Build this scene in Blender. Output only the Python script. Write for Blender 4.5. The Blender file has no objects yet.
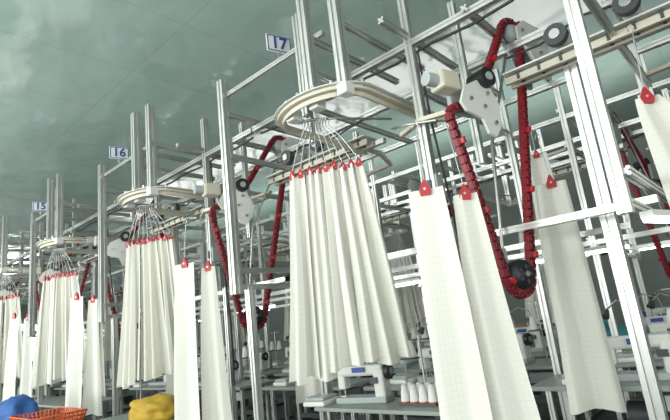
import bpy, bmesh, math, random
from mathutils import Vector, Matrix, Euler
random.seed(7)
sc=bpy.context.scene
try:
    sc.view_settings.view_transform='Standard'
    sc.view_settings.look='None'
    sc.view_settings.exposure=0.1
except Exception: pass
V=Vector
# ---------------------------------------------------------------- materials
def mat(name,col,rough=.5,metal=0.,emit=None,es=1.,spec=.5,noise=None,bump=0.,nscale=8.,trans=0.):
    m=bpy.data.materials.new(name); m.use_nodes=True
    nt=m.node_tree; b=nt.nodes['Principled BSDF']
    b.inputs['Base Color'].default_value=(*col,1); b.inputs['Roughness'].default_value=rough
    b.inputs['Metallic'].default_value=metal; b.inputs['Specular IOR Level'].default_value=spec
    if emit:
        b.inputs['Emission Color'].default_value=(*emit,1); b.inputs['Emission Strength'].default_value=es
    if noise or bump:
        tc=nt.nodes.new('ShaderNodeTexCoord'); n=nt.nodes.new('ShaderNodeTexNoise')
        n.inputs['Scale'].default_value=nscale; n.inputs['Detail'].default_value=4
        nt.links.new(tc.outputs['Object'],n.inputs['Vector'])
        if noise:
            r=nt.nodes.new('ShaderNodeValToRGB')
            r.color_ramp.elements[0].position=.3; r.color_ramp.elements[1].position=.7
            r.color_ramp.elements[0].color=(*col,1); r.color_ramp.elements[1].color=(*noise,1)
            nt.links.new(n.outputs['Fac'],r.inputs['Fac']); nt.links.new(r.outputs['Color'],b.inputs['Base Color'])
        if bump:
            bp=nt.nodes.new('ShaderNodeBump'); bp.inputs['Strength'].default_value=bump; bp.inputs['Distance'].default_value=.02
            nt.links.new(n.outputs['Fac'],bp.inputs['Height']); nt.links.new(bp.outputs['Normal'],b.inputs['Normal'])
    return m
ALU=mat('aluminium',(.50,.52,.50),.30,.75,noise=(.60,.61,.58),nscale=3)
CREAM=mat('cream_rail',(.56,.53,.43),.35)
WHITE=mat('white_paint',(.66,.67,.63),.4)
RED=mat('red_plastic',(.17,.008,.014),.38,noise=(.25,.012,.020),nscale=20)
REDC=mat('red_clip',(.38,.010,.016),.35)
BLACK=mat('black_rubber',(.012,.012,.014),.45)
STEEL=mat('steel_wire',(.45,.46,.46),.3,.9)
DGREY=mat('dark_grey',(.05,.055,.06),.5)
GREY=mat('machine_grey',(.36,.40,.40),.4)
TOP=mat('table_top',(.26,.29,.27),.4)
LED=mat('led_tube',(.9,.95,1),.4,emit=(.9,.97,1),es=8)
PANE=mat('window_daylight',(.9,.95,1),.4,emit=(.92,1,.98),es=5)  # emissive panes added so the glossy ceiling has something bright to reflect
BLUE=mat('blue_paint',(.02,.06,.30),.5)
YEL=mat('yellow_fabric',(.50,.32,.03),.7,noise=(.38,.24,.02))
ORG=mat('orange_plastic',(.60,.11,.03),.45)
BLUEP=mat('blue_cloth',(.02,.08,.28),.7,noise=(.03,.12,.36))
CYAN=mat('teal_cloth',(.05,.26,.28),.8)
FLOOR=mat('floor_paint',(.05,.065,.06),.45,noise=(.08,.095,.09),nscale=1.5)
WALL=mat('wall_paint',(.22,.25,.235),.7,noise=(.26,.29,.275),nscale=1)
CONE=mat('thread_white',(.74,.74,.70),.8)
BROWN=mat('cardboard',(.25,.15,.08),.8,noise=(.3,.19,.1))
FAB=bpy.data.materials.new('white_grid_fabric'); FAB.use_nodes=True
nt=FAB.node_tree; b=nt.nodes['Principled BSDF']; b.inputs['Roughness'].default_value=.85
b.inputs['Specular IOR Level'].default_value=.2
uvn=nt.nodes.new('ShaderNodeUVMap'); br=nt.nodes.new('ShaderNodeTexBrick')
br.offset=0; br.inputs['Scale'].default_value=1; br.inputs['Brick Width'].default_value=.035; br.inputs['Row Height'].default_value=.035
br.inputs['Mortar Size'].default_value=.0009; br.inputs['Mortar Smooth'].default_value=.3
br.inputs['Color1'].default_value=(.80,.79,.72,1); br.inputs['Color2'].default_value=(.80,.79,.72,1); br.inputs['Mortar'].default_value=(.64,.64,.60,1)
nt.links.new(uvn.outputs['UV'],br.inputs['Vector']); nt.links.new(br.outputs['Color'],b.inputs['Base Color'])
tr=nt.nodes.new('ShaderNodeBsdfTranslucent'); tr.inputs['Color'].default_value=(.74,.73,.63,1)
mx=nt.nodes.new('ShaderNodeMixShader'); mx.inputs[0].default_value=.15
nt.links.new(b.outputs[0],mx.inputs[1]); nt.links.new(tr.outputs[0],mx.inputs[2])
nt.links.new(mx.outputs[0],nt.nodes['Material Output'].inputs['Surface'])
# ceiling
CEIL=bpy.data.materials.new('glossy_ceiling_panels'); CEIL.use_nodes=True
nt=CEIL.node_tree; b=nt.nodes['Principled BSDF']
tc=nt.nodes.new('ShaderNodeTexCoord')
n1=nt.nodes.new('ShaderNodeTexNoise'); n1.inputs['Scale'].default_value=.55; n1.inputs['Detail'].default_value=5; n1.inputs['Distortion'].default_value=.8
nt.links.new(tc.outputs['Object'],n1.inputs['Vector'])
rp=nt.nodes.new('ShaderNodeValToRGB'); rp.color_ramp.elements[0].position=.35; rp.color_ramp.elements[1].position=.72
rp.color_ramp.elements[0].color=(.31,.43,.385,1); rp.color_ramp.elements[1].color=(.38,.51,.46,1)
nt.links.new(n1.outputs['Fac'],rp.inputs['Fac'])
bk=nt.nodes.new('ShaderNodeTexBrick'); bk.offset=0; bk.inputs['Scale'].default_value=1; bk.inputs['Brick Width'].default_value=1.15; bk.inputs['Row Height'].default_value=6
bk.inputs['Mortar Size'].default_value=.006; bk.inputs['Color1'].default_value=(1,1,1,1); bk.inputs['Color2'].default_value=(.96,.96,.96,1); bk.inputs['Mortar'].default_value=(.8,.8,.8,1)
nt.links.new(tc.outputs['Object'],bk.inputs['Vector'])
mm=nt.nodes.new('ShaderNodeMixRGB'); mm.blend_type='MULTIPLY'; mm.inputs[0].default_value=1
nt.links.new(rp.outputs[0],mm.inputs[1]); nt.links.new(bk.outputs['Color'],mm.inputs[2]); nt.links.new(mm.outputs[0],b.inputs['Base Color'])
b.inputs['Roughness'].default_value=.12; b.inputs['Specular IOR Level'].default_value=1.0
b.inputs['Coat Weight'].default_value=.6; b.inputs['Coat Roughness'].default_value=.08
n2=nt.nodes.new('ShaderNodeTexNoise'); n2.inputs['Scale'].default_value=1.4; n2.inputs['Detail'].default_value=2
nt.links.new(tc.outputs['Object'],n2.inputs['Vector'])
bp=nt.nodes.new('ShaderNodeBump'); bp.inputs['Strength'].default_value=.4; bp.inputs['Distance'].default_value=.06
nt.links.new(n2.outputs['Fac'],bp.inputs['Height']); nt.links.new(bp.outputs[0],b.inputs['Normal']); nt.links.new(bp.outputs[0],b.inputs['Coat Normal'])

# ---------------------------------------------------------------- builder
class B:
    def __init__(s): s.v=[];s.f=[];s.m=[];s.sm=[];s.mats=[];s.uv=None
    def mi(s,m):
        if m not in s.mats: s.mats.append(m)
        return s.mats.index(m)
    def add(s,vs,fs,m,smooth=False):
        o=len(s.v); s.v+= [tuple(x) for x in vs]; i=s.mi(m)
        for f in fs: s.f.append([o+k for k in f]); s.m.append(i); s.sm.append(smooth)
    def frame(s,a,up=None):
        a=a.normalized()
        ref=up if up is not None else (V((0,0,1)) if abs(a.z)<.95 else V((0,1,0)))
        u=ref.cross(a)
        if u.length<1e-4: u=V((1,0,0)).cross(a)
        u.normalize(); w=a.cross(u); return u,w
    def prism(s,pts,p0,p1,m,up=None):
        p0=V(p0);p1=V(p1);u,w=s.frame(p1-p0,up); n=len(pts)
        vs=[p0+u*x+w*y for x,y in pts]+[p1+u*x+w*y for x,y in pts]
        fs=[[i,(i+1)%n,n+(i+1)%n,n+i] for i in range(n)]+[list(range(n))[::-1],list(range(n,2*n))]
        s.add(vs,fs,m)
    def ext(s,p0,p1,w=.06,h=None,m=None,up=None):
        """T-slot aluminium extrusion"""
        h=h or w; m=m or ALU
        def side(L,slots):
            out=[]; q=min(w,h)
            for k in range(slots):
                c=L*(k+.5)/slots; g=q*.12; d=q*.2
                out+=[(c-g,0),(c-g,d),(c+g,d),(c+g,0)]
            return out
        nw=max(1,round(w/min(w,h))); nh=max(1,round(h/min(w,h)))
        pts=[(-w/2,-h/2)]+[(-w/2+a,-h/2+d) for a,d in side(w,nw)]
        pts+=[(w/2,-h/2)]+[(w/2-d,-h/2+a) for a,d in side(h,nh)]
        pts+=[(w/2,h/2)]+[(w/2-a,h/2-d) for a,d in side(w,nw)]
        pts+=[(-w/2,h/2)]+[(-w/2+d,h/2-a) for a,d in side(h,nh)]
        s.prism(pts,p0,p1,m,up)
    def box(s,c,sz,m,R=None,bev=0):
        c=V(c);x,y,z=[k/2 for k in sz]
        bm=bmesh.new(); bmesh.ops.create_cube(bm,size=1)
        for q in bm.verts: q.co=V((q.co.x*2*x,q.co.y*2*y,q.co.z*2*z))
        if bev: bmesh.ops.bevel(bm,geom=list(bm.edges),offset=bev,segments=2,affect='EDGES',profile=.5)
        bm.verts.index_update()
        vs=[c+(R@q.co if R else q.co) for q in bm.verts]; fs=[[q.index for q in f.verts] for f in bm.faces]
        bm.free(); s.add(vs,fs,m)
    def cyl(s,p0,p1,r,m,n=14,r2=None):
        p0=V(p0);p1=V(p1);u,w=s.frame(p1-p0); r2=r if r2 is None else r2
        c=[(math.cos(2*math.pi*i/n),math.sin(2*math.pi*i/n)) for i in range(n)]
        vs=[p0+(u*x+w*y)*r for x,y in c]+[p1+(u*x+w*y)*r2 for x,y in c]
        s.add(vs,[[i,(i+1)%n,n+(i+1)%n,n+i] for i in range(n)],m,True)
        s.add(vs,[list(range(n))[::-1],list(range(n,2*n))],m)
    def tube(s,pts,r,m,n=6):
        pts=[V(p) for p in pts]; vs=[];fs=[]
        for k,p in enumerate(pts):
            a=(pts[min(k+1,len(pts)-1)]-pts[max(k-1,0)]); u,w=s.frame(a)
            for i in range(n):
                t=2*math.pi*i/n; vs.append(p+(u*math.cos(t)+w*math.sin(t))*r)
        for k in range(len(pts)-1):
            for i in range(n): fs.append([k*n+i,k*n+(i+1)%n,(k+1)*n+(i+1)%n,(k+1)*n+i])
        s.add(vs,fs,m,True)
    def band(s,pts,w,h,m):
        """flat bar swept along a path, w horizontal, h vertical"""
        pts=[V(p) for p in pts]; vs=[];fs=[]
        for k,p in enumerate(pts):
            a=(pts[min(k+1,len(pts)-1)]-pts[max(k-1,0)]); u=V((-a.y,a.x,0)).normalized()
            for x,y in ((-1,-1),(1,-1),(1,1),(-1,1)): vs.append(p+u*x*w/2+V((0,0,y*h/2)))
        L=len(pts)
        for k in range(L-1):
            for i in range(4): fs.append([k*4+i,k*4+(i+1)%4,(k+1)*4+(i+1)%4,(k+1)*4+i])
        fs+= [[3,2,1,0],[4*L-4,4*L-3,4*L-2,4*L-1]]
        s.add(vs,fs,m)
    def lathe(s,c,prof,m,n=16,R=None):
        c=V(c);vs=[];fs=[]
        for r,z in prof:
            for i in range(n):
                t=2*math.pi*i/n; q=V((r*math.cos(t),r*math.sin(t),z)); vs.append(c+(R@q if R else q))
        for k in range(len(prof)-1):
            for i in range(n): fs.append([k*n+i,k*n+(i+1)%n,(k+1)*n+(i+1)%n,(k+1)*n+i])
        s.add(vs,fs,m,True)
    def mesh(s,name):
        me=bpy.data.meshes.new(name); me.from_pydata(s.v,[],s.f)
        for m in s.mats: me.materials.append(m)
        me.polygons.foreach_set('material_index',s.m); me.polygons.foreach_set('use_smooth',s.sm)
        if s.uv:
            uvl=me.uv_layers.new(name='UVMap')
            for l in me.loops: uvl.data[l.index].uv=s.uv.get(l.vertex_index,(0,0))
        me.update(); return me
    def obj(s,name,parent=None,loc=(0,0,0)):
        o=bpy.data.objects.new(name,s.mesh(name)); sc.collection.objects.link(o); o.location=loc
        if parent: o.parent=parent
        return o
def inst(name,me,loc,rz=0,parent=None):
    o=bpy.data.objects.new(name,me); sc.collection.objects.link(o); o.location=loc; o.rotation_euler=(0,0,rz)
    if parent: o.parent=parent
    return o
def empty(name,loc=(0,0,0),rz=0):
    o=bpy.data.objects.new(name,None); sc.collection.objects.link(o); o.location=loc; o.rotation_euler=(0,0,rz); return o

# ---------------------------------------------------------------- station parts (x local, y world)
def frame_mesh(lower=True):
    b=B()
    P=b.ext
    P((-1.15,2.6,1.74),(-1.15,2.6,3.78 if lower else 4.2),.08 if lower else .065)
    if lower: P((-1.15,2.74,0),(-1.15,2.74,1.80),.06)
    P((-.38,2.95,2.95),(-.38,2.95,3.85),.05)
    P((-.08,2.6,3.0),(-.08,2.6,3.9),.06)
    P((.17,2.42,3.0),(.17,2.42,3.95),.075)
    P((.45,2.45,3.0),(.45,2.45,3.95),.075)
    P((-1.15,2.64,1.80),(-1.15,3.22,1.80),.045)
    if lower:
        P((.72,2.95,1.9),(.72,2.95,3.8),.06)
        P((.72,3.1,0),(.72,3.1,1.9),.05)
        P((1.62,3.55,0),(1.62,3.55,3.2),.085)
        P((-1.19,3.25,1.87),(1.95,3.25,1.87),.045,.085,up=V((0,1,0)))
    P((.95,3.3,2.4),(.95,3.3,3.75),.05)
    for x in (-1.15,.72): P((x,4.6,0),(x,4.6,3.7),.06)
    P((-1.15,4.6,1.9),(1.55,4.6,1.9),.05)
    # upper beams in row direction
    P((-1.15,2.95,3.36),(1.55,2.95,3.36),.05)
    P((-1.15,3.6,3.32),(1.55,3.6,3.32),.06)
    P((-1.15,4.6,3.32),(1.55,4.6,3.32),.05)
    P((-1.15,2.62,3.62),(.17,2.62,3.62),.04)
    # cross beams
    for x,z,y0,y1 in ((-1.11,3.42,2.6,4.6),(-1.11,3.0,2.6,4.6),(-.38,3.3,2.9,4.6),(.72,3.42,2.6,4.6),(.72,3.0,2.95,4.6),(1.2,3.38,2.9,4.6),(.17,3.5,2.45,3.6),(.45,3.5,2.45,3.6),(-.08,3.42,2.6,3.6),(-1.11,1.94,2.6,4.6)):
        P((x,y0,z),(x,y1,z),.045)
    # cable bundle and hose strapped under the beams, corner brackets
    b.tube([(-1.1,2.99,3.31)]+[(-1.1+.33*i,2.99,3.31-.02*(i%2)) for i in range(1,8)]+[(1.5,2.99,3.31)],.011,BLACK)
    b.tube([(.76,2.98,3.3),(.77,2.99,2.7),(.78,3.05,2.1),(.75,3.12,1.5),(.76,3.1,.9)],.009,BLACK)
    b.box((.72,2.98,2.25),(.09,.10,.16),GREY,bev=.008)
    b.box((.70,2.92,2.25),(.05,.02,.08),DGREY)
    for z in (3.36,3.0,3.62): b.box((-1.15,2.655,z-.05),(.05,.03,.06),GREY)
    return b.mesh('support_frame')
def rail_mesh():
    b=B()
    def U(z,r,w,h,m,y1=3.6):
        pts=[(.1-r,y1,z),(.1-r,2.62,z)]
        for i in range(1,24):
            t=math.pi+math.pi*i/24; pts.append((.1+r*math.cos(t),2.62+r*.7*math.sin(t),z))
        pts+= [(.1+r,2.62,z),(.1+r,y1,z)]
        b.band(pts,w,h,m)
    U(2.98,.41,.05,.024,CREAM); U(2.945,.39,.014,.035,CREAM); U(3.0,.43,.07,.006,WHITE)
    for i in range(9):
        t=math.pi+math.pi*(i+.5)/9; b.cyl((.1+.42*math.cos(t),2.62+.29*math.sin(t),2.98),(.1+.42*math.cos(t),2.62+.29*math.sin(t),3.04),.018,STEEL,8)
    for x in (-.08,.17,.45):
        b.box((x,2.45,2.96),(.09,.10,.09),WHITE,bev=.01)
    b.tube([(.3,3.2,2.98),(.2,2.95,2.96),(.1,2.7,2.94),(-.02,2.55,2.93),(-.1,2.5,2.92)],.010,STEEL,8)
    b.band([(-.32,3.3,3.0),(-.34,3.9,3.02),(-.5,4.3,3.02),(-1.1,4.4,3.02)],.05,.03,CREAM)
    # upper twin transport rail running to next station
    for y in (3.42,3.52):
        b.band([(1.2,y,2.98),(2.6,y,2.98)],.03,.05,CREAM)
    b.band([(1.2,3.47,3.03),(2.6,3.47,3.03)],.2,.012,WHITE)
    b.band([(1.2,3.7,3.05),(2.6,3.7,3.05)],.05,.05,ALU)
    for i in range(9):
        x=1.3+i*.15; b.box((x,3.47,3.0),(.02,.14,.07),DGREY)
    for x in (1.62,2.05):
        b.cyl((x,3.30,3.12),(x,3.36,3.12),.075,DGREY,20); b.cyl((x,3.36,3.12),(x,3.5,3.12),.055,WHITE,18); b.cyl((x,3.5,3.12),(x,3.6,3.12),.04,GREY,16)
        b.cyl((x,3.29,3.12),(x,3.30,3.12),.035,STEEL,16)
    b.tube([(1.25,3.4,3.15),(1.5,3.36,3.12),(1.8,3.38,3.2),(2.2,3.4,3.14),(2.6,3.42,3.2)],.008,BLACK)
    # curved drop rails left of the elevator
    b.band([(.52,3.5,2.96),(.62,3.6,2.96),(.8,3.62,2.96),(1.0,3.6,2.95)],.05,.03,CREAM)
    b.tube([(.5,2.9,2.75),(.62,2.7,2.66),(.8,2.6,2.6),(1.0,2.62,2.56)],.010,STEEL,8)
    b.band([(.5,3.0,2.72),(.75,2.88,2.72),(1.0,2.9,2.7)],.04,.03,CREAM)
    return b.mesh('track_rails')
def loop_mesh():
    """red elevator chain loop: x runs along the loop plane (0 = top pulley), z is height"""
    b=B(); Y=0
    pts=[]
    def arc(cx,cz,r,a0,a1,n=6):
        for i in range(n+1):
            t=math.radians(a0+(a1-a0)*i/n); pts.append((cx+r*math.cos(t),cz+r*math.sin(t)))
    arc(0,3.42,.10,150,-10)
    arc(-.47,1.56,.12,-10,-165,8)
    arc(-.73,2.60,.10,195,130,5)
    pts.append((-.59,2.76)); pts.append((-.40,2.98))
    path=pts+[pts[0]]
    seg=[];L=0
    for a,c in zip(path[:-1],path[1:]):
        l=math.dist(a,c); seg.append((L,l,a,c)); L+=l
    n=int(L/.058); st=L/n
    for i in range(n):
        d=i*st
        for s0,l,a,c in seg:
            if s0<=d<=s0+l:
                t=(d-s0)/l; x=a[0]+(c[0]-a[0])*t; z=a[1]+(c[1]-a[1])*t; ang=math.atan2(c[1]-a[1],c[0]-a[0]); break
        R=Matrix.Rotation(-ang,3,'Y')
        b.box((x,Y,z),(.050,.058,.044),RED,R,.005)
        for dz in (-.024,.024): b.box(V((x,Y,z))+R@V((0,0,dz)),(.056,.042,.010),RED,R,.003)
        b.box((x,Y-.031,z),(.022,.006,.016),BLACK,R)
        b.box((x,Y,z),(.062,.042,.024),BLACK,R)
        if i%8==3: b.box((x,Y-.043,z),(.042,.03,.026),REDC,R,.005)
    rot=Matrix.Rotation(math.radians(90),3,'X')
    c=(-.47,1.56)
    b.lathe((c[0],Y,c[1]),[(.0,-.05),(.06,-.05),(.066,-.04),(.085,-.04),(.092,-.05),(.098,0),(.092,.05),(.0,.05)],BLACK,22,rot)
    b.cyl((c[0],Y-.075,c[1]),(c[0],Y-.01,c[1]),.02,STEEL,10)
    for k in range(5):
        t=k*2*math.pi/5; b.cyl((c[0]+.05*math.cos(t),Y-.058,c[1]+.05*math.sin(t)),(c[0]+.05*math.cos(t),Y-.05,c[1]+.05*math.sin(t)),.014,DGREY,8)
    b.box((c[0],Y+.085,c[1]+.07),(.05,.02,.24),GREY,bev=.004)
    b.lathe((0,Y,3.42),[(.0,-.045),(.05,-.045),(.08,0),(.05,.045),(0,.045)],GREY,18,rot)
    def plate(poly,y0,y1,m):
        n=len(poly); vs=[(x,y0,z) for x,z in poly]+[(x,y1,z) for x,z in poly]
        b.add(vs,[[i,(i+1)%n,n+(i+1)%n,n+i] for i in range(n)]+[list(range(n)),list(range(n,2*n))[::-1]],m)
    plate([(0,3.45),(.09,3.52),(.27,3.49),(.36,3.36),(.30,3.2),(.17,3.14),(.10,3.25),(-.01,3.34)],Y-.065,Y-.05,WHITE)
    plate([(-.1,3.42),(.12,3.48),(.25,3.3),(.2,3.0),(.08,3.0),(.02,3.25)],Y+.05,Y+.065,GREY)
    for q in ((.05,3.42),(.22,3.26),(.2,3.4)): b.cyl((q[0],Y-.08,q[1]),(q[0],Y-.065,q[1]),.014,STEEL,8)
    # guide housing
    plate([(-.78,2.70),(-.72,2.82),(-.60,2.88),(-.48,2.86),(-.41,2.72),(-.43,2.56),(-.50,2.48),(-.56,2.50),(-.60,2.60),(-.74,2.64)],Y-.075,Y-.055,WHITE)
    for q in ((-.69,2.73),(-.52,2.79),(-.49,2.58),(-.57,2.69)): b.cyl((q[0],Y-.09,q[1]),(q[0],Y-.075,q[1]),.014,STEEL,8)
    b.cyl((-.52,Y-.12,2.90),(-.52,Y+.02,2.90),.07,BLACK,18); b.cyl((-.52,Y-.13,2.90),(-.52,Y-.12,2.90),.03,GREY,12)
    b.box((-.82,Y,2.86),(.17,.13,.13),CREAM,bev=.02); b.cyl((-.99,Y,2.86),(-.90,Y,2.86),.045,GREY,16)
    b.box((-.60,Y+.06,2.77),(.30,.04,.20),GREY,bev=.01)
    b.tube([(-.47,Y+.09,1.7),(-.36,Y+.09,2.5),(.02,Y+.09,3.3)],.012,STEEL,8)
    return b.mesh('chain_elevator')
# fabric ------------------------------------------------------------
def tri(x):
    return math.asin(max(-1,min(1,.96*math.sin(x))))/1.29
def panel(b,top,bot,wt,wb,ang,seed,folds=2.,amp=.02,clip=1.,hook=None,nu=20,nv=22,corner=0.):
    rnd=random.Random(seed); top=V(top);bot=V(bot)
    du=V((math.cos(ang),math.sin(ang),0)); dn=V((-math.sin(ang),math.cos(ang),0))
    ph=rnd.uniform(0,6.28); ph2=rnd.uniform(0,6.28); sw=rnd.uniform(-.012,.012)
    o=len(b.v); vs=[];fs=[]
    for j in range(nv+1):
        v=j/nv
        w=wt+(wb-wt)*(v**.85)
        c=top.lerp(bot,v)+du*sw*math.sin(v*3.1)
        for i in range(nu+1):
            u=i/nu-.5
            z=amp*(.5+v)*tri(folds*6.283*u+ph)+amp*.3*math.sin(folds*3.1*u+ph2-v*1.2)
            p=c+du*u*w+dn*z
            if corner: p.z-= (abs(u)*2)**1.2*corner*(1-v)
            p.z+= .010*math.sin(u*5+ph)*v
            vs.append(p)
            b.uv[o+len(vs)-1]=(u*(wb*1.2)+5,v*(top-bot).length)
    for j in range(nv):
        for i in range(nu):
            k=j*(nu+1)+i; fs.append([k,k+1,k+nu+2,k+nu+1])
    b.add(vs,fs,FAB,True)
    if clip:
        t=top+V((0,0,-.01)); R=Matrix.Rotation(ang,3,'Z')
        n=[x*clip for x in [V((-.030,-.016,-.03)),V((.030,-.016,-.03)),V((.036,-.016,.0)),V((.006,-.012,.07)),V((-.006,-.012,.07)),V((-.036,-.016,.0))]]
        q=[t+R@x for x in n]+[t+R@V((x.x,-x.y,x.z)) for x in n]
        b.add(q,[[i,(i+1)%6,6+(i+1)%6,6+i] for i in range(6)]+[list(range(6))[::-1],list(range(6,12))],REDC)
        b.cyl(t+R@V((0,-.02*clip,.01)),t+R@V((0,.02*clip,.01)),.008*clip,STEEL,8)
        if hook:
            h=V(hook); s=t+V((0,0,.06*clip))
            pts=[s,s.lerp(h,.5)+V((0,0,0)),h+V((0,0,-.05)),h+du*.015+V((0,0,-.01)),h+V((0,0,.018)),h-du*.018,h-du*.018+V((0,0,-.03))]
            b.tube(pts,.004,STEEL,6)
def bundle(name,x0,seed,n=9,loc=(0,0,0),rz=0):
    b=B(); b.uv={}
    for i in range(n):
        t=i/(n-1); r=random.Random(seed*31+i)
        top=(x0-.16+.42*t,2.46+.28*t+r.uniform(-.01,.01),2.52+.02*t+r.uniform(-.015,.01))
        bot=(x0-.28+.60*t+r.uniform(-.02,.02),2.42+.42*t,1.01+.12*t+r.uniform(-.03,.03))
        hook=(x0-.06+.14*t,2.53+.12*t,2.93)
        panel(b,top,bot,.06,.165,math.radians(32+r.uniform(-28,28)),seed*17+i,folds=1.0,amp=.030,clip=.72,hook=hook,corner=.02)
    o=b.obj(name,loc=loc); o.rotation_euler=(0,0,rz); return o
frame=frame_mesh(); frame18=frame_mesh(False); rails=rail_mesh(); loop=loop_mesh()
LOOP=((1.26,3.57,0),math.radians(73.1))
stations=[.69,-2.35,-5.08,-7.75,-10.4,-13.1,-15.8]
for k,x0 in enumerate(stations):
    e=empty('garment_conveyor_station',(x0,0,0))
    inst('support_frame',frame if k else frame18,(0,0,0),0,e); inst('track_rails',rails,(0,0,0),0,e); inst('chain_elevator',loop,LOOP[0],LOOP[1],e)
for k,x0 in enumerate(stations[1:]):
    bundle('hanging_fabric_bundle',x0,k+1)
def single(name,specs):
    b=B(); b.uv={}
    for s in specs: panel(b,**s)
    return b.obj(name)
for k,x0 in enumerate(stations[1:]):
    r=k*7
    single('carried_fabric_panel',[dict(top=(x0+.90,2.52,2.12),bot=(x0+.96,2.45,.62),wt=.21,wb=.28,ang=.35,seed=r+1,folds=1,amp=.015,hook=(x0+.88,2.56,2.56))])
    single('carried_fabric_panel',[dict(top=(x0+1.08,2.66,2.06),bot=(x0+1.15,2.62,.64),wt=.14,wb=.28,ang=.5,seed=r+2,folds=1.2,amp=.02,hook=(x0+1.02,2.7,2.54))])
    single('carried_fabric_panel',[dict(top=(x0+1.27,3.7,2.22),bot=(x0+1.24,3.7,.62),wt=.20,wb=.34,ang=.4,seed=r+3,folds=1.3,amp=.03,hook=(x0+1.25,3.7,2.6))])
    single('carried_fabric_panel',[dict(top=(x0+1.12,4.0,2.55),bot=(x0+1.12,4.0,1.2),wt=.16,wb=.26,ang=.4,seed=r+4,folds=1.3,amp=.03,clip=.7,hook=(x0+1.12,4.0,2.9))])
single('carried_fabric_panel',[dict(top=(-.32,3.2,2.45),bot=(-.1,3.2,1.5),wt=.12,wb=.5,ang=.4,seed=91,folds=1.2,amp=.03,hook=(-.3,3.2,2.9))])
single('carried_fabric_panel',[dict(top=(-.28,3.7,2.15),bot=(-.1,3.7,1.2),wt=.25,wb=.4,ang=.3,seed=92,folds=1.2,amp=.03,hook=(-.25,3.7,2.6))])

# ---------------------------------------------------------------- opposite line of stations
for k in range(7):
    x0=.2-2.7*k
    e=empty('garment_conveyor_station',(x0,10.2,0),math.pi)
    inst('support_frame',frame,(0,0,0),0,e); inst('track_rails',rails,(0,0,0),0,e); inst('chain_elevator',loop,LOOP[0],LOOP[1],e)
bm0=bundle('hanging_fabric_bundle',0,50)
me0=bm0.data; bpy.data.objects.remove(bm0)
for k in range(7):
    inst('hanging_fabric_bundle',me0,(.2-2.7*k,10.2,0),math.pi)

# ---------------------------------------------------------------- number signs
def sign(num,loc):
    e=empty('station_number_sign',loc); ang=math.radians(73.5)
    e.rotation_euler=(0,0,ang)
    b=B(); b.box((0,0,0),(.23,.012,.16),WHITE,bev=.003)
    for c,s in (((0,-.0075,.069),(.216,.004,.008)),((0,-.0075,-.069),(.216,.004,.008)),((.104,-.0075,0),(.008,.004,.14)),((-.104,-.0075,0),(.008,.004,.14))):
        b.box(c,s,BLUE)
    b.cyl((0,.02,-.12),(0,.02,.05),.008,STEEL,8)
    b.obj('plate',e)
    cu=bpy.data.curves.new('number','FONT'); cu.body=num; cu.size=.15; cu.extrude=.002; cu.offset=.003; cu.align_x='CENTER'; cu.align_y='CENTER'
    cu.materials.append(BLUE); o=bpy.data.objects.new('number',cu); sc.collection.objects.link(o)
    o.parent=e; o.location=(0,-.009,0); o.rotation_euler=(math.pi/2,0,0)
sign('17',(-2.67,2.6,3.76)); sign('16',(-5.72,2.6,3.78)); sign('15',(-8.6,2.6,3.80)); sign('14',(-11.4,2.6,3.80))

# ---------------------------------------------------------------- tables, machines
def table_mesh():
    b=B()
    b.box((0,0,.74),(1.3,.62,.035),TOP,bev=.006)
    for x in (-.55,.55):
        b.ext((x,-.2,0.03),(x,-.2,.72),.04); b.ext((x,.2,.03),(x,.2,.72),.04)
        b.box((x,0,.02),(.06,.56,.04),DGREY)
    b.box((0,.2,.35),(1.1,.03,.05),DGREY); b.box((.1,0,.18),(.4,.3,.02),DGREY)
    b.cyl((-.1,.1,.5),(.15,.1,.5),.09,DGREY)
    b.box((.35,0,.63),(.3,.4,.1),GREY)
    return b.mesh('sewing_table')
def machine_mesh():
    b=B()
    b.box((0,0,.025),(.48,.18,.05),GREY,bev=.008)
    b.box((.18,0,.15),(.10,.14,.24),WHITE,bev=.02)
    b.box((0,0,.26),(.44,.12,.09),WHITE,bev=.025)
    b.box((-.19,0,.20),(.075,.11,.18),WHITE,bev=.02)
    b.cyl((-.19,0,.06),(-.19,0,.12),.006,STEEL,8); b.box((-.19,-.01,.055),(.05,.05,.01),STEEL)
    b.cyl((.23,0,.24),(.27,0,.24),.065,BLACK,18); b.cyl((.27,0,.24),(.28,0,.24),.03,STEEL,12)
    b.box((.14,-.075,.18),(.07,.02,.05),DGREY); b.box((.0,-.07,.27),(.12,.012,.04),BLUE)
    b.cyl((.05,.02,.3),(.05,.02,.36),.008,STEEL,8)
    b.cyl((.32,.2,0),(.32,.2,.62),.008,STEEL,8); b.tube([(.22,.2,.6),(.42,.2,.6)],.006,STEEL)
    for x in (.24,.4): b.lathe((x,.2,.32),[(0,0),(.045,0),(.045,.01),(.022,.14),(0,.14)],CONE,12)
    b.box((.32,.2,.31),(.26,.1,.012),DGREY)
    b.tube([(.1,.08,.3),(.05,.12,.5),(-.08,.08,.56),(-.15,.0,.5)],.007,STEEL); b.cyl((-.15,0,.5),(-.17,-.03,.45),.02,DGREY,12,.035)
    b.box((-.42,-.05,.02),(.22,.26,.04),CONE,bev=.01); b.box((-.43,-.04,.055),(.2,.22,.03),GREY,bev=.01)
    return b.mesh('sewing_machine')
tm=table_mesh(); mmh=machine_mesh()
k=0
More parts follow.
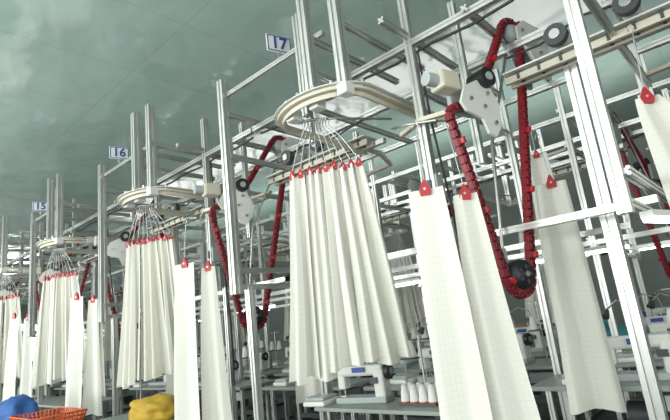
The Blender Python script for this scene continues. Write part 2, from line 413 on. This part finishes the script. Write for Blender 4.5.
for Y,xs in ((4.15,[-.95,-2.6,-4.2,-5.9,-7.6,-9.3,-11,-12.7]),(5.3,[-.8,-2.3,-3.8,-5.3,-6.8,-8.3,-9.8,-11.3]),(6.4,[-1.0,-2.5,-4.0,-5.5,-7.0,-8.5,-10]),(8.6,[-1.2,-3.1,-5.0,-6.9,-8.8]),(10.2,[-1.2,-3.1,-5.0,-6.9,-8.8])):
    for x in xs:
        inst('sewing_table',tm,(x,Y,0),0); k+=1
        inst('sewing_machine',mmh,(x+.1*math.sin(k),Y-.02,.7575),[0,.12,-.1,.05][k%4])

# LED battens
def led(name,p0,p1,w=.05):
    b=B(); p0=V(p0);p1=V(p1)
    b.prism([(-w/2,0),(w/2,0),(w/2,.03),(-w/2,.03)],p0,p1,WHITE,V((0,0,1)))
    b.prism([(-w*.45,0),(-w*.35,-.025),(w*.35,-.025),(w*.45,0)],p0,p1,LED,V((0,0,1)))
    return b.obj(name)
for x in (-1.0,-2.9,-5.2,-7.9,-10.6,-13.3):
    led('led_tube_light',(x-.6,4.3,1.72),(x+.2,4.3,1.72))
for Y in (6.2,8.6):
    for i in range(6): led('led_tube_light',(-.6-2.4*i,Y,1.95),(-1.6-2.4*i,Y,1.95),.035)
led('led_tube_light',(-.40,2.72,1.72),(-.18,3.5,1.72),.06)

# clutter ----------------------------------------------------------
def blob(name,c,sz,m,seed=1,amp=.12):
    bm=bmesh.new(); bmesh.ops.create_icosphere(bm,subdivisions=4,radius=1)
    from mathutils import noise as N
    for v in bm.verts:
        n=N.noise(v.co*1.8+V((seed,0,0)))+.5*N.noise(v.co*4+V((0,seed,0)))
        v.co*=1+amp*2*n
        v.co.z=max(v.co.z,-.6)
        v.co=V((v.co.x*sz[0],v.co.y*sz[1],v.co.z*sz[2]))
    me=bpy.data.meshes.new(name); bm.to_mesh(me); bm.free(); me.materials.append(m)
    for p in me.polygons: p.use_smooth=True
    o=bpy.data.objects.new(name,me); sc.collection.objects.link(o); o.location=c; return o
def bench(name,x,y,w,d):
    b=B(); b.box((0,0,.70),(w,d,.03),TOP,bev=.005)
    for sx in (-1,1):
        for sy in (-1,1): b.ext((sx*(w/2-.05),sy*(d/2-.05),0),(sx*(w/2-.05),sy*(d/2-.05),.685),.04)
    b.box((0,0,.25),(w-.12,d-.1,.02),TOP)
    return b.obj(name,loc=(x,y,0))
bench('work_table',-4.95,2.45,1.1,.6); bench('work_table',-8.6,3.0,2.4,.7); bench('work_table',-2.55,3.35,1.3,.5); bench('work_table',-11.4,3.0,1.6,.6)
bench('work_table',-5.95,1.7,2.0,.6)
blob('yellow_bag',(-4.72,2.45,.79),(.33,.22,.13),YEL,3)
def basket(name,loc,m,S=1.,H=1.):
    b=B()
    for j in range(5):
        z=(.02+j*.045)*H; s=(.85+.04*j)*S; q=[(-.22*s,-.15*s,z),(.22*s,-.15*s,z),(.22*s,.15*s,z),(-.22*s,.15*s,z)]; b.tube(q+[q[0],q[1]],.009,m)
    for i in range(13):
        t=-1+2*i/12
        for sy in (-1,1):
            b.tube([(t*.22*.85*S,sy*.15*.85*S,.02),(t*.22*S,sy*.15*S,.2*H)],.008,m)
            b.tube([(sy*.22*.85*S,t*.15*.85*S,.02),(sy*.22*S,t*.15*S,.2*H)],.008,m)
    b.box((0,0,.01),(.37*S,.25*S,.012),m)
    return b.obj(name,loc=loc)
basket('orange_basket',(-5.45,1.75,.716),ORG,1.5,.8)
blob('blue_cloth_pile',(-6.45,1.75,.83),(.36,.22,.19),BLUEP,5)
def cones(name,loc):
    b=B(); b.box((0,0,.0),(.34,.18,.02),DGREY); b.cyl((0,.07,0),(0,.07,.5),.01,STEEL)
    for i in range(4):
        for j in range(2):
            b.lathe((-.125+.083*i,-.045+.09*j,.01),[(0,0),(.036,0),(.038,.012),(.022,.13),(.0,.13)],CONE,14)
            b.cyl((-.125+.083*i,-.045+.09*j,.0),(-.125+.083*i,-.045+.09*j,.018),.038,ORG,12)
    return b.obj(name,loc=loc)
cones('thread_cone_rack',(-2.25,3.35,.726))
inst('sewing_machine',mmh,(-2.85,3.38,.715),.2)
def tension_stand(name,loc):
    b=B(); b.cyl((0,0,0),(0,0,.012),.07,DGREY,18); b.cyl((0,0,0),(0,0,1.15),.010,STEEL,8)
    b.cyl((0,-.03,.80),(0,-.09,.80),.075,WHITE,20); b.cyl((0,-.09,.80),(0,-.10,.80),.045,BLACK,18)
    b.cyl((.06,-.02,.90),(.06,-.07,.90),.05,BLACK,18); b.box((0,.0,.86),(.10,.05,.16),WHITE,bev=.012)
    b.tube([(0,0,1.1),(.09,-.02,1.14),(.18,-.03,1.1)],.006,STEEL); b.tube([(.18,-.03,1.1),(.10,-.05,.9),(.05,-.06,.5),(.1,-.04,.1)],.003,BLACK)
    for x in (-.06,.06): b.cyl((x,-.04,.68),(x,-.04,.73),.016,STEEL,10)
    return b.obj(name,loc=loc)
tension_stand('thread_tension_stand',(-2.02,3.45,.716))
tension_stand('thread_tension_stand',(-5.3,2.6,.716))
for i,(x,y,m) in enumerate([(-1.5,6.6,CYAN),(-3.8,8.5,BLUEP),(-2.2,8.4,CYAN),(-6,6.1,CYAN),(-1.9,10.1,BLUEP),(-4,10.1,BROWN)]):
    blob('fabric_pile',(x,y,.83),(.3,.22,.13),m,10+i)

# ---------------------------------------------------------------- room
def slab(name,c,s,m):
    b=B(); b.box((0,0,0),s,m); return b.obj(name,loc=c)
slab('floor',(-12,2.5,-.05),(44,21,.1),FLOOR)
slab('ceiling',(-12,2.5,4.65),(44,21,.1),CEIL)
slab('wall_back',(-12,12.5,2.3),(44,.2,4.6),WALL)
slab('wall_left',(-34,2.5,2.3),(.2,20,4.6),WALL)
slab('wall_right',(6,2.5,2.3),(.2,20,4.6),WALL)
slab('wall_front',(-12,-7.6,2.3),(44,.2,4.6),WALL)
# glowing panes with mullions, added for ceiling reflections: far end and side wall
def added_glow_pane(name,c,w,h,axis):
    b=B()
    def bx(u,z,du,dz,t,m,off):
        if axis=='x': b.box((off,u,z),(t,du,dz),m)
        else: b.box((u,off,z),(du,t,dz),m)
    bx(0,0,w,h,.02,PANE,0)
    for u in (-w/2,-w/6,w/6,w/2): bx(u,0,.06,h+.06,.06,WHITE,0)
    for z in (-h/2,h*.15,h/2): bx(0,z,w+.06,.06,.06,WHITE,0)
    return b.obj(name,loc=c)
for i in range(4): added_glow_pane('window_%d'%(i+1),(-33.8,-4.5+4.4*i,2.4),3.2,2.2,'x')
for i in range(4): added_glow_pane('window_%d'%(i+5),(-30+4.2*i,-7.42,2.6),3.0,2.0,'y')

# ---------------------------------------------------------------- lights
def area(name,loc,rot,sx,sy,e,col=(1,1,1)):
    l=bpy.data.lights.new(name,'AREA'); l.shape='RECTANGLE'; l.size=sx; l.size_y=sy; l.energy=e; l.color=col
    o=bpy.data.objects.new(name,l); sc.collection.objects.link(o); o.location=loc; o.rotation_euler=rot; return o
for i in range(4):
    area('window_light',(-14+5.2*i,-7.3,2.3),(math.radians(90),0,0),3.6,2.4,[430,430,300,200][i],(1,1,.98))  # added area lights standing in for guessed daylight; no windows at these spots
area('window_light',(5.7,-1,2.4),(math.radians(90),0,math.radians(90)),5,2.4,260,(1,1,.98))  # same added daylight, from the right wall
area('ceiling_light',(-1,-1.5,4.45),(0,0,0),4,.3,50)  # added overhead fill lights, no lamp fixtures behind them
area('ceiling_light',(-8,-1.5,4.45),(0,0,0),4,.3,70)
area('ceiling_light',(-5,8,4.45),(0,0,0),8,.3,25)
area('uplight',(-6,-3.5,1.2),(math.pi,0,0),18,3,950,(1,1,.98))  # added unseen fills facing up, only to brighten the ceiling
area('uplight',(-8,7.6,3.4),(math.pi,0,0),16,1.5,200,(1,1,.98))
w=bpy.data.worlds.new('World'); sc.world=w; w.use_nodes=True
w.node_tree.nodes['Background'].inputs[0].default_value=(.6,.7,.7,1); w.node_tree.nodes['Background'].inputs[1].default_value=.3

# ---------------------------------------------------------------- camera
cam=bpy.data.cameras.new('Camera'); co=bpy.data.objects.new('Camera',cam); sc.collection.objects.link(co); sc.camera=co
cam.sensor_width=36; cam.lens=36*485/670; cam.clip_start=.05
h=math.radians(131);p=math.radians(13);r=math.radians(6.8)
fwd=V((math.cos(h)*math.cos(p),math.sin(h)*math.cos(p),math.sin(p)))
rt=V((math.sin(h),-math.cos(h),0)); up=rt.cross(fwd)
xr=rt*math.cos(r)-up*math.sin(r); yr=rt*math.sin(r)+up*math.cos(r)
M=Matrix((xr,yr,-fwd)).transposed().to_4x4(); M.translation=V((0,0,1.4)); co.matrix_world=M
